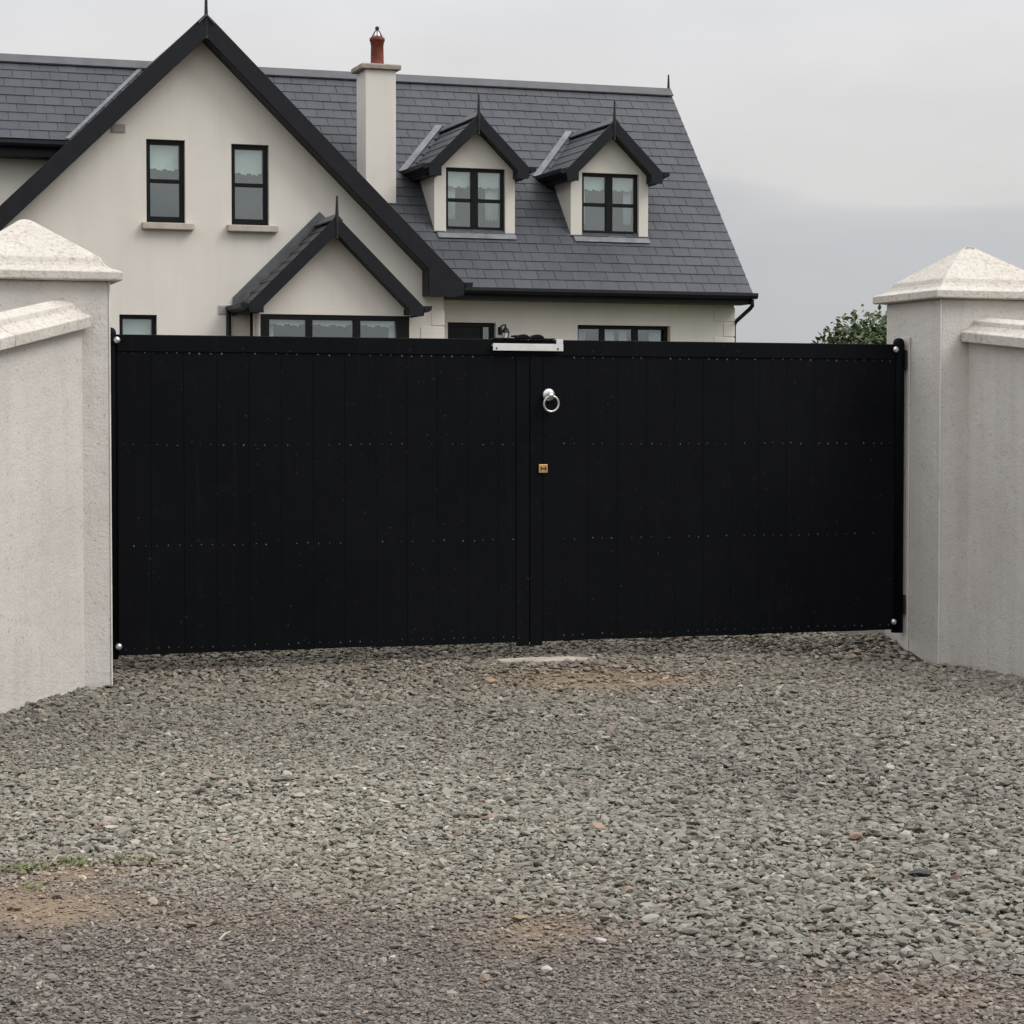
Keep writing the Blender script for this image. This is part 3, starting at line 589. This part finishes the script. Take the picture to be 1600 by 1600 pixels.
def wing(name, p0, d, length, thick_side, z0, slope, label):
    """wall leaving the pillar front from p0 along d; the coping falls towards the road"""
    w = root('wing_wall', (p0[0], p0[1], 0), label, 'wall', 'entrance wing walls')
    d = Vector((d[0], d[1], 0)).normalized(); s = Vector((thick_side[0], thick_side[1], 0)).normalized(); T = .23; P = Vector((p0[0], p0[1], 0))
    zt = lambda t: z0 - slope * min(t, 2.2)
    ts = [-.02, 2.2, length]
    def sweep(prof, name_, mat, ts_, bev=0):
        n = len(prof); vs = [P + d * t + s * a + Vector((0, 0, (zt(t) + b_) if b_ > -1 else -.4)) for t in ts_ for a, b_ in prof]
        fs = [(i * n + k, i * n + (k + 1) % n, (i + 1) * n + (k + 1) % n, (i + 1) * n + k) for i in range(len(ts_) - 1) for k in range(n)]
        fs += [tuple(range(n)), tuple((len(ts_) - 1) * n + k for k in range(n))[::-1]]
        return MB().add(vs, fs).build(name_, mat, w, bev)
    sweep([(0, -9), (T, -9), (T, .0), (0, .0)], 'wall_body', 'pillar', ts)
    e = .06
    cp = [(-e, 0), (T + e, 0), (T + e, .055), (T + .02, .072), (T - .02, .10), (T - .03, .128), (T / 2, .150), (.03, .128), (.02, .10), (-.02, .072), (-e, .058)]
    ts2 = [-.001, .95, 2.0, length]
    for a, c_ in zip(ts2[:-1], ts2[1:]): sweep(cp, 'coping', 'cap', [a + .002, c_ - .004] if not a < 2.2 < c_ else [a + .002, 2.2, c_], .005)
    return w
wing('l', (1.676, YF), (-.538, -.90), 3.2, (-.9, .538), 1.905, .143, 'rendered wing wall with sloping coping running from the handleless leaf\'s pillar')
wing('r', (6.947, YF), (.14, -1), 3.0, (1, .14), 1.89, .098, 'rendered wing wall with sloping coping in front of the ring-handle leaf\'s pillar')

# ------------------------------------------------------------------ the gate, two leaves
YGt = 12.23; ZB, ZT = .135, 1.885; XJ = 4.289
def leaf(x0, x1, hinge, label):
    g = root('gate_leaf', ((x0 if hinge < 0 else x1), YGt, ZB), label, 'gate', 'leaves of the driveway gate')
    hp = .07; a, c = (x0 + hp, x1) if hinge < 0 else (x0, x1 - hp)
    n = 13; w = (c - a) / n; data = []
    for k in range(3):
        r = random.Random(k); m = MB(); hw = w / 2 - .0003
        pl = [(-hw, .0), (-hw, -.0188), (-hw + .0012, -.02), (hw - .0012, -.02), (hw, -.0188), (hw, .0)]
        me = bpy.data.meshes.new('plank'); m.prism(pl, 0, 1.70, 'Z'); me.from_pydata(m.v, [], m.f); me.materials.append(M['gate'])
        bm = bmesh.new(); bm.from_mesh(me); bmesh.ops.recalc_face_normals(bm, faces=bm.faces); bm.to_mesh(me); bm.free(); data.append(me)
    for k in range(n): child('plank', data[k % 3], g, (a + w * (k + .5), YGt + .02 + rng.uniform(-.0006, .0006), ZB + rng.uniform(-.002, .002)), (0, 0, 0))
    B(a, c, YGt - .006, YGt + .05, 1.792, ZT).build('top_rail', 'gate', g, .004)
    m = MB()
    for z in (.16, .70, 1.25): m.box(a, c, YGt + .022, YGt + .07, z, z + .07)
    m.build('back_rail', 'gate', g)
    px = (x0 + hp / 2) if hinge < 0 else (x1 - hp / 2)
    m = MB().tube([(px, YGt + .02, .115), (px, YGt + .02, 1.885), (px, YGt + .02, 1.905), (px, YGt + .02, 1.918), (px, YGt + .02, 1.924)], [.036, .036, .033, .024, .008], 14); m.build('hinge_post', 'gate', g, 0, True)
    m = MB()
    for zr in (1.783, 1.282, .729, .168):
        for k in range(n):
            for j in (.18, .5, .82):
                if rng.random() < .2: continue
                x = a + w * (k + j) + rng.uniform(-.006, .006); z = zr + rng.uniform(-.004, .004); y = YGt - .002; r = rng.uniform(.003, .006) * (1.25 if zr > 1.7 else 1)
                m.add([(x - r, y, z), (x, y, z - r * 1.3), (x + r, y, z), (x, y, z + r * 1.3), (x, y - .003, z), (x, y + .003, z)], [(0, 1, 4), (1, 2, 4), (2, 3, 4), (3, 0, 4), (1, 0, 5), (2, 1, 5), (3, 2, 5), (0, 3, 5)])
    tag(m.build('nail_heads', 'nail', g), kind='stuff')
    for z in (1.853, .185):
        x = a + .025 if hinge < 0 else c + .012 if False else c - .012
        if hinge < 0: x = x0 + .068
        else: x = x1 - .075
        m = MB(); prof = [(.019, 0), (.019, .004), (.016, .010), (.009, .015), (.002, .017)]; nn = 14; y0 = YGt - .012 - (.004 if z > 1 else 0)
        m.add([(x + r * math.cos(2 * math.pi * k / nn), y0 - h, z + r * math.sin(2 * math.pi * k / nn)) for r, h in prof for k in range(nn)],
              [(i * nn + k, i * nn + (k + 1) % nn, (i + 1) * nn + (k + 1) % nn, (i + 1) * nn + k) for i in range(4) for k in range(nn)] + [tuple(4 * nn + k for k in range(nn))])
        m.tube([(x, y0 + .001, z), (x, YGt + .03, z)], .01, 8); m.build('coach_bolt', 'galv', g, 0, True)
    for z in (1.80, .30):
        sx = -1 if hinge < 0 else 1; hx = x0 if hinge < 0 else x1
        m = MB(); m.box(min(hx - sx * .01, hx + sx * .003), max(hx - sx * .01, hx + sx * .003), YGt - .02, YGt + .055, z - .07, z + .05); m.build('hinge', 'rod', g, .004)
    return g
gL = leaf(1.848, XJ - .004, -1, 'black boarded gate leaf without handle, carrying the white latch plate')
gR = leaf(XJ + .004, 6.735, 1, 'black boarded gate leaf with ring handle and brass lock plate')
# meeting board on the handled leaf, ring handle, lock, latch, drop bolt
B(4.375, 4.49, YGt - .006, YGt - .001, .14, 1.79).build('meeting_board', 'gate', gR, .003)
B(4.296, 4.373, YGt - .008, YGt - .001, .112, 1.79).build('cover_strip', 'gate', gR, .003)
B(4.213, 4.292, YGt - .005, YGt - .001, .112, 1.79).build('cover_strip', 'gate', gL, .003)
rx, rz, ry = 4.41, 1.515, YGt - .05
m = MB(); nn, kk, Rr, rr = 30, 8, .045, .0065
ring_v = [(rx + (Rr + rr * math.cos(b_)) * math.cos(a), ry - .004 * math.sin(a) + rr * math.sin(b_), rz + (Rr + rr * math.cos(b_)) * math.sin(a)) for a in [2 * math.pi * i / nn for i in range(nn)] for b_ in [2 * math.pi * j / kk for j in range(kk)]]
m.add(ring_v, [(i * kk + j, ((i + 1) % nn) * kk + j, ((i + 1) % nn) * kk + (j + 1) % kk, i * kk + (j + 1) % kk) for i in range(nn) for j in range(kk)])
rh = m.build('ring_handle', 'galv', gR, 0, True)
m = MB().tube([(rx - .004, YGt - .013, rz + .052), (rx - .004, YGt - .024, rz + .052), (rx - .004, YGt - .03, rz + .052)], [.038, .036, .02], 16); m.tube([(rx - .004, YGt - .03, rz + .05), (rx - .004, YGt - .062, rz + .046)], [.017, .015], 12); m.build('handle_rose', 'galv', rh, 0, True)
lk = B(4.345, 4.400, YGt - .020, YGt - .0135, 1.115, 1.165).build('lock_plate', 'brass', gR, .003)
m = MB(); m.box(4.356, 4.361, YGt - .0215, YGt - .0195, 1.128, 1.152); m.box(4.384, 4.389, YGt - .0215, YGt - .0195, 1.128, 1.152); m.box(4.361, 4.384, YGt - .0215, YGt - .0195, 1.137, 1.143); m.build('keyhole', 'brown', lk)
MB().tube([(4.205, YGt + .075, .60), (4.205, YGt + .075, .012)], .006, 8).build('drop_rod', 'darklead', gL)
la = MB(); la.box(4.062, 4.49, YGt - .034, YGt - .026, 1.819, 1.860); la.box(4.448, 4.489, YGt - .033, YGt - .027, 1.8605, 1.886); la.box(4.062, 4.489, YGt - .026, YGt - .007, 1.845, 1.853)
lt = la.build('latch_plate', 'whitemetal', gL, .002)
for x in (4.083, 4.456): MB().tube([(x, YGt - .030, 1.832), (x, YGt - .0365, 1.832)], [.007, .005], 10).build('screw', 'rod', lt)
B(4.07, 4.445, YGt - .02, YGt + .03, 1.8865, 1.893).build('latch_bar', 'brown', gL)
for x in (4.247, 4.334):
    nn = 18; m = MB().prism([(x + .039 * math.cos(math.pi * k / nn), 1.893 + .021 * math.sin(math.pi * k / nn)) for k in range(nn + 1)], YGt - .03, YGt + .02); m.build('latch_knob', 'brown', gL, .006)
MB().tube([(4.178, YGt - .005, 1.902), (4.20, YGt - .005, 1.903), (4.25, YGt - .005, 1.901)], [.004, .007, .007], 8).build('latch_pin', 'brown', gL)

# ------------------------------------------------------------------ concrete stop under the gate, loose stones, weeds, straw
zs = float(gz(4.33, 12.13))
m = MB().prism([(4.06, 12.10), (4.28, 12.06), (4.50, 12.04), (4.62, 12.10), (4.54, 12.20), (4.3, 12.22), (4.08, 12.20)], zs - .1, zs + .022, 'Z')
tag(m.build('gate_stop_slab', 'slab', None, .012, org=(4.33, 12.13, zs)), 'pale concrete stop slab half buried in gravel under the gate', 'slab')
def rock(loc, size, seed, mat, label, name='loose_stone'):
    r = random.Random(seed); bm = bmesh.new()
    for k in range(22):
        v = Vector((r.gauss(0, 1), r.gauss(0, 1), r.gauss(0, 1))).normalized() * r.uniform(.85, 1); bm.verts.new((v.x * size[0], v.y * size[1], v.z * size[2]))
    bmesh.ops.convex_hull(bm, input=bm.verts); me = bpy.data.meshes.new(name); bm.to_mesh(me); bm.free(); me.materials.append(M[mat])
    o = bpy.data.objects.new(name, me); COL.objects.link(o); o.location = (loc[0], loc[1], float(gz(loc[0], loc[1])) + size[2] * .45 + .008); o.rotation_euler = (0, 0, r.uniform(-.5, .5))
    md = o.modifiers.new('edge', 'BEVEL'); md.width = .004; md.segments = 2
    tag(o, label, 'stone', 'larger loose stones')
rock((3.78, 11.40), (.055, .045, .032), 3, 'stone_tan', 'tan fist-sized stone lying left of the dirt under the gate')
rock((3.42, 6.10), (.042, .03, .016), 5, 'stone_dark', 'dark grey arched stone in the gravel at lower right')
rock((2.14, 5.52), (.020, .016, .010), 6, 'stone_pale', 'small pale stone right of the light dirt patch in the foreground')
rock((1.905, 5.30), (.020, .016, .013), 8, 'stone_pale', 'small pale grey stone low in the foreground left of centre')
rock((2.03, 5.86), (.030, .018, .010), 9, 'stone_tan', 'flat tan stone on the light dirt patch in the foreground')
def tuft(x, y, n, h, seed, label):
    r = random.Random(seed); m = MB(); z = float(gz(x, y)) + .005
    for k in range(n):
        a = r.uniform(0, 6.283); l = h * r.uniform(.5, 1.1); o_ = Vector((x + r.gauss(0, h * .9), y + r.gauss(0, h * .8), z)); dr_ = Vector((math.cos(a), math.sin(a), 0)); sd_ = Vector((-dr_.y, dr_.x, 0)) * r.uniform(.002, .0045)
        p1 = o_ + dr_ * l * .35 + Vector((0, 0, l * .32)); p2 = o_ + dr_ * l * .9 + Vector((0, 0, l * .30))
        m.add([o_ - sd_, o_ + sd_, p1 + sd_ * 1.2, p1 - sd_ * 1.2, p2], [(0, 1, 2, 3), (3, 2, 4)])
    tag(m.build('weed_tuft', 'weed', None, org=(x, y, z)), label, 'weed', 'weeds in the gravel')
tuft(.80, 7.10, 55, .048, 1, 'small green weed tuft at the left picture edge above the orange dirt')
tuft(.97, 7.15, 60, .044, 2, 'green weed tuft in the gravel, second from the left edge')
tuft(1.13, 7.12, 40, .04, 3, 'green weed tuft in the gravel, third from the left edge')
tuft(.82, 6.80, 16, .03, 4, 'sparse weed sprout on the orange dirt at the left edge')
tuft(5.92, 10.55, 34, .05, 5, 'low weed in the gravel in front of the pillar by the ring-handle leaf')
tuft(5.45, 11.35, 26, .05, 6, 'faint weed in the gravel below the ring-handle gate leaf')
def straw(p, q, label):
    z = float(gz(p[0], p[1])) + .022
    tag(MB().tube([(p[0], p[1], z), ((p[0] + q[0]) / 2, (p[1] + q[1]) / 2, z + .004), (q[0], q[1], z)], [.003, .0035, .002], 6).build('straw_stalk', 'straw', None, org=(p[0], p[1], z)), label, 'straw')
straw((1.18, 5.86), (1.23, 5.95), 'pale dry stalk lying on the fine gravel at lower left')

# ------------------------------------------------------------------ gravel
scol = bpy.data.collections.new('stone_shapes')
for k in range(12):
    r = random.Random(100 + k); bm = bmesh.new()
    for j in range(19):
        v = Vector((r.gauss(0, 1), r.gauss(0, 1), r.gauss(0, 1))).normalized() * r.uniform(.8, 1.05); bm.verts.new((v.x * .5, v.y * .5 * r.uniform(.75, 1), v.z * .5))
    bmesh.ops.convex_hull(bm, input=bm.verts); bmesh.ops.delete(bm, geom=[v for v in bm.verts if not v.link_faces], context='VERTS')
    me = bpy.data.meshes.new('stone_shape'); bm.to_mesh(me); bm.free(); me.materials.append(M['stone'])
    scol.objects.link(bpy.data.objects.new('stone_%02d' % k, me))
# wedge-shaped area, points weighted by area
def wedge(density_fn, base, seed):
    g = np.random.default_rng(seed); d0, d1 = 3.7, 15.6; A = .2286 * (d1 ** 2 - d0 ** 2) + 3.0 * (d1 - d0); n = int(A * base)
    d = g.uniform(d0, d1, n * 2); w = (.4572 * d + 3.0); d = d[g.random(n * 2) < w / w.max()][:n]
    l = g.uniform(-1, 1, len(d)) * (d * .2286 + 1.5); x = l * cT + d * sT; y = -l * sT + d * cT
    k = g.random(len(d)) < density_fn(x, y, l, d); return x[k], y[k], l[k], d[k], g
def coverage(cov, maxs):
    def f(x, y, l, d):
        road, gate, right, s = zones(x, y, l, d); dens = cov * (1 - .38 * road) / (s * s * .58)
        dd = dirt(x, y); dens = dens * (1 - .78 * np.clip(dd * 1.2, 0, 1)) * np.where(d > 14, .6, 1)
        in_l = (x < 1.86) & (y > 11.84); in_r = (x > 6.73) & (y > 11.84); wl = ((x - 1.676) * .858 - (y - 11.84) * .513 < -.02); wr = (x - 6.947 - .14 * (11.84 - y)) > .03
        sl = (x > 4.08) & (x < 4.60) & (y > 12.06) & (y < 12.21)
        return np.where(in_l | in_r | sl & (VN2(x, y, 19) > .3) | (wl & (y < 11.85)) | wr & (y < 11.85), 0, dens / maxs)
    return f
MAXD = 14500.
x, y, l, d, g = wedge(coverage(1.75, MAXD), MAXD, 5)
road, gate, right, s = zones(x, y, l, d); n = len(x)
size = np.clip(s * np.exp(g.normal(0, .34, n)), .006, .055); asp = g.uniform(.55, .95, n); thk = g.uniform(.28, .55, n)
scl = np.stack([size * 1.12, size * asp, size * thk], -1)
rot = np.stack([g.normal(0, .20, n), g.normal(0, .20, n), g.uniform(0, 6.283, n)], -1)
z = gz(x, y) + size * thk * g.uniform(-.05, .75, n)
base = np.array([.218, .204, .168]); tone = (np.exp(g.normal(0, .24, n)) * (.80 + .40 * VN(x, y, .42)))[:, None]
colr = np.tile(base, (n, 1))
warm = np.array([.226, .192, .146]); purp = np.array([.174, .154, .137]); bluish = np.array([.208, .201, .170]); rust = np.array([.235, .170, .125])
a_ = (VN(x, y, .55) * .9 + g.normal(0, .25, n))[:, None]; colr = colr * (1 - np.clip(a_, 0, 1) * .6) + warm * np.clip(a_, 0, 1) * .6
b__ = np.clip(right * .8 + g.normal(0, .2, n), 0, 1)[:, None]; colr = colr * (1 - b__ * .75) + bluish * b__ * .75
colr = colr * (1 - road[:, None] * .8) + (purp * (1 - (g.random(n) < .22)[:, None] * .0)) * road[:, None] * .8
ru = (g.random(n) < (.022 + .10 * gate * (y > 11.95)))[:, None]; colr = np.where(ru, rust, colr)
pale = (g.random(n) < .035)[:, None]; colr = np.where(pale, np.array([.31, .29, .25]), colr)
dt = dirt(x, y)[:, None]; colr = colr * (1 - dt * .6) + np.array([.29, .212, .150]) * dt * .65
colr = np.clip(colr * tone, .03, .6)
me = bpy.data.meshes.new('gravel'); me.vertices.add(n); me.vertices.foreach_set('co', np.stack([x, y, z], -1).astype(np.float32).reshape(-1))
for nm, ty, arr, key in (('scl', 'FLOAT_VECTOR', scl, 'vector'), ('rot', 'FLOAT_VECTOR', rot, 'vector')):
    at = me.attributes.new(nm, ty, 'POINT'); at.data.foreach_set(key, arr.astype(np.float32).reshape(-1))
at = me.attributes.new('pick', 'INT', 'POINT'); at.data.foreach_set('value', g.integers(0, 12, n).astype(np.int32))
at = me.attributes.new('col', 'FLOAT_COLOR', 'POINT'); at.data.foreach_set('color', np.concatenate([colr, np.ones((n, 1))], 1).astype(np.float32).reshape(-1))
gravel = bpy.data.objects.new('gravel', me); COL.objects.link(gravel); me.materials.append(M['stone'])
tag(gravel, 'grey slate gravel covering the driveway', 'gravel', None, 'stuff')
gn = bpy.data.node_groups.new('gravel_scatter', 'GeometryNodeTree')
gn.interface.new_socket('Geometry', in_out='INPUT', socket_type='NodeSocketGeometry'); gn.interface.new_socket('Geometry', in_out='OUTPUT', socket_type='NodeSocketGeometry')
gi = gn.nodes.new('NodeGroupInput'); go = gn.nodes.new('NodeGroupOutput'); ip = gn.nodes.new('GeometryNodeInstanceOnPoints'); ci = gn.nodes.new('GeometryNodeCollectionInfo')
ci.inputs['Collection'].default_value = scol; ci.inputs['Separate Children'].default_value = True; ci.inputs['Reset Children'].default_value = True
def na(nm, ty):
    q = gn.nodes.new('GeometryNodeInputNamedAttribute'); q.data_type = ty; q.inputs['Name'].default_value = nm; return q.outputs['Attribute']
er = gn.nodes.new('FunctionNodeEulerToRotation'); gn.links.new(na('rot', 'FLOAT_VECTOR'), er.inputs[0])
gn.links.new(gi.outputs[0], ip.inputs['Points']); gn.links.new(ci.outputs[0], ip.inputs['Instance']); ip.inputs['Pick Instance'].default_value = True
gn.links.new(na('pick', 'INT'), ip.inputs['Instance Index']); gn.links.new(er.outputs[0], ip.inputs['Rotation']); gn.links.new(na('scl', 'FLOAT_VECTOR'), ip.inputs['Scale'])
gn.links.new(ip.outputs[0], go.inputs[0])
gravel.modifiers.new('scatter', 'NODES').node_group = gn


# ------------------------------------------------------------------ trees beyond the house
def tree(x, y, h, rad, seed, nclump, leafs, lsize, label):
    r = random.Random(seed); gr = np.random.default_rng(seed); z0 = float(gz(x, y)); t = root('tree', (x, y, z0), label, 'tree', 'trees beyond the gate')
    m = MB().tube([(x, y, z0 - .2), (x + .05, y, z0 + h * .3), (x - .05, y + .05, z0 + h * .62)], [h * .045, h * .03, h * .012], 10)
    cl = []
    for k in range(nclump):
        a = r.uniform(0, 6.283); e_ = r.uniform(-.35, 1.0); q = r.uniform(.55, 1.0)
        c_ = Vector((x + rad * q * math.cos(a) * math.cos(e_ * 1.2), y + rad * q * math.sin(a) * math.cos(e_ * 1.2), z0 + h * .58 + h * .40 * q * math.sin(e_ * 1.35))); cl.append(c_)
        s0 = Vector((x, y, z0 + h * r.uniform(.28, .55))); m.tube([s0, s0.lerp(c_, .5) + Vector((0, 0, .1)), c_], [h * .012, h * .007, h * .003], 6)
    m.build('trunk', 'bark', t, 0, True)
    lm = MB()
    for c_ in cl:
        cr_ = rad * r.uniform(.18, .34); tb = r.uniform(.15, .75)
        for k in range(leafs):
            v = Vector((r.gauss(0, 1), r.gauss(0, 1), r.gauss(0, .8))); v = v.normalized() * min(v.length, 1.7) * cr_ * .55; p = c_ + v; nrm = (Vector((r.gauss(0, .6), r.gauss(0, .6), r.uniform(.1, 1)))).normalized(); u = nrm.orthogonal().normalized(); u.rotate(Matrix.Rotation(r.uniform(0, 6.28), 3, nrm)); w = nrm.cross(u); sz = lsize * r.uniform(.6, 1.3)
            lm.add([p - u * sz, p + w * sz * .5, p + u * sz, p - w * sz * .5], [(0, 1, 2), (0, 2, 3)], min(1, max(.01, tb + r.gauss(0, .2))))
    lm.build('crown', 'leaf', t)
tree(28.2, 48.5, 2.6, 4.0, 24, 190, 300, .085, 'leafy green tree rising behind the gate beside the ring-handle pillar')
tree(64.6, 140, 6.0, 1.0, 22, 14, 60, .16, 'tiny distant tree just above the gate right of the house, the left one')
tree(66.6, 140, 5.9, .9, 23, 14, 60, .16, 'tiny distant tree just above the gate right of the house, the right one')
for o in bpy.data.objects:
    if '_org' in o: del o['_org']
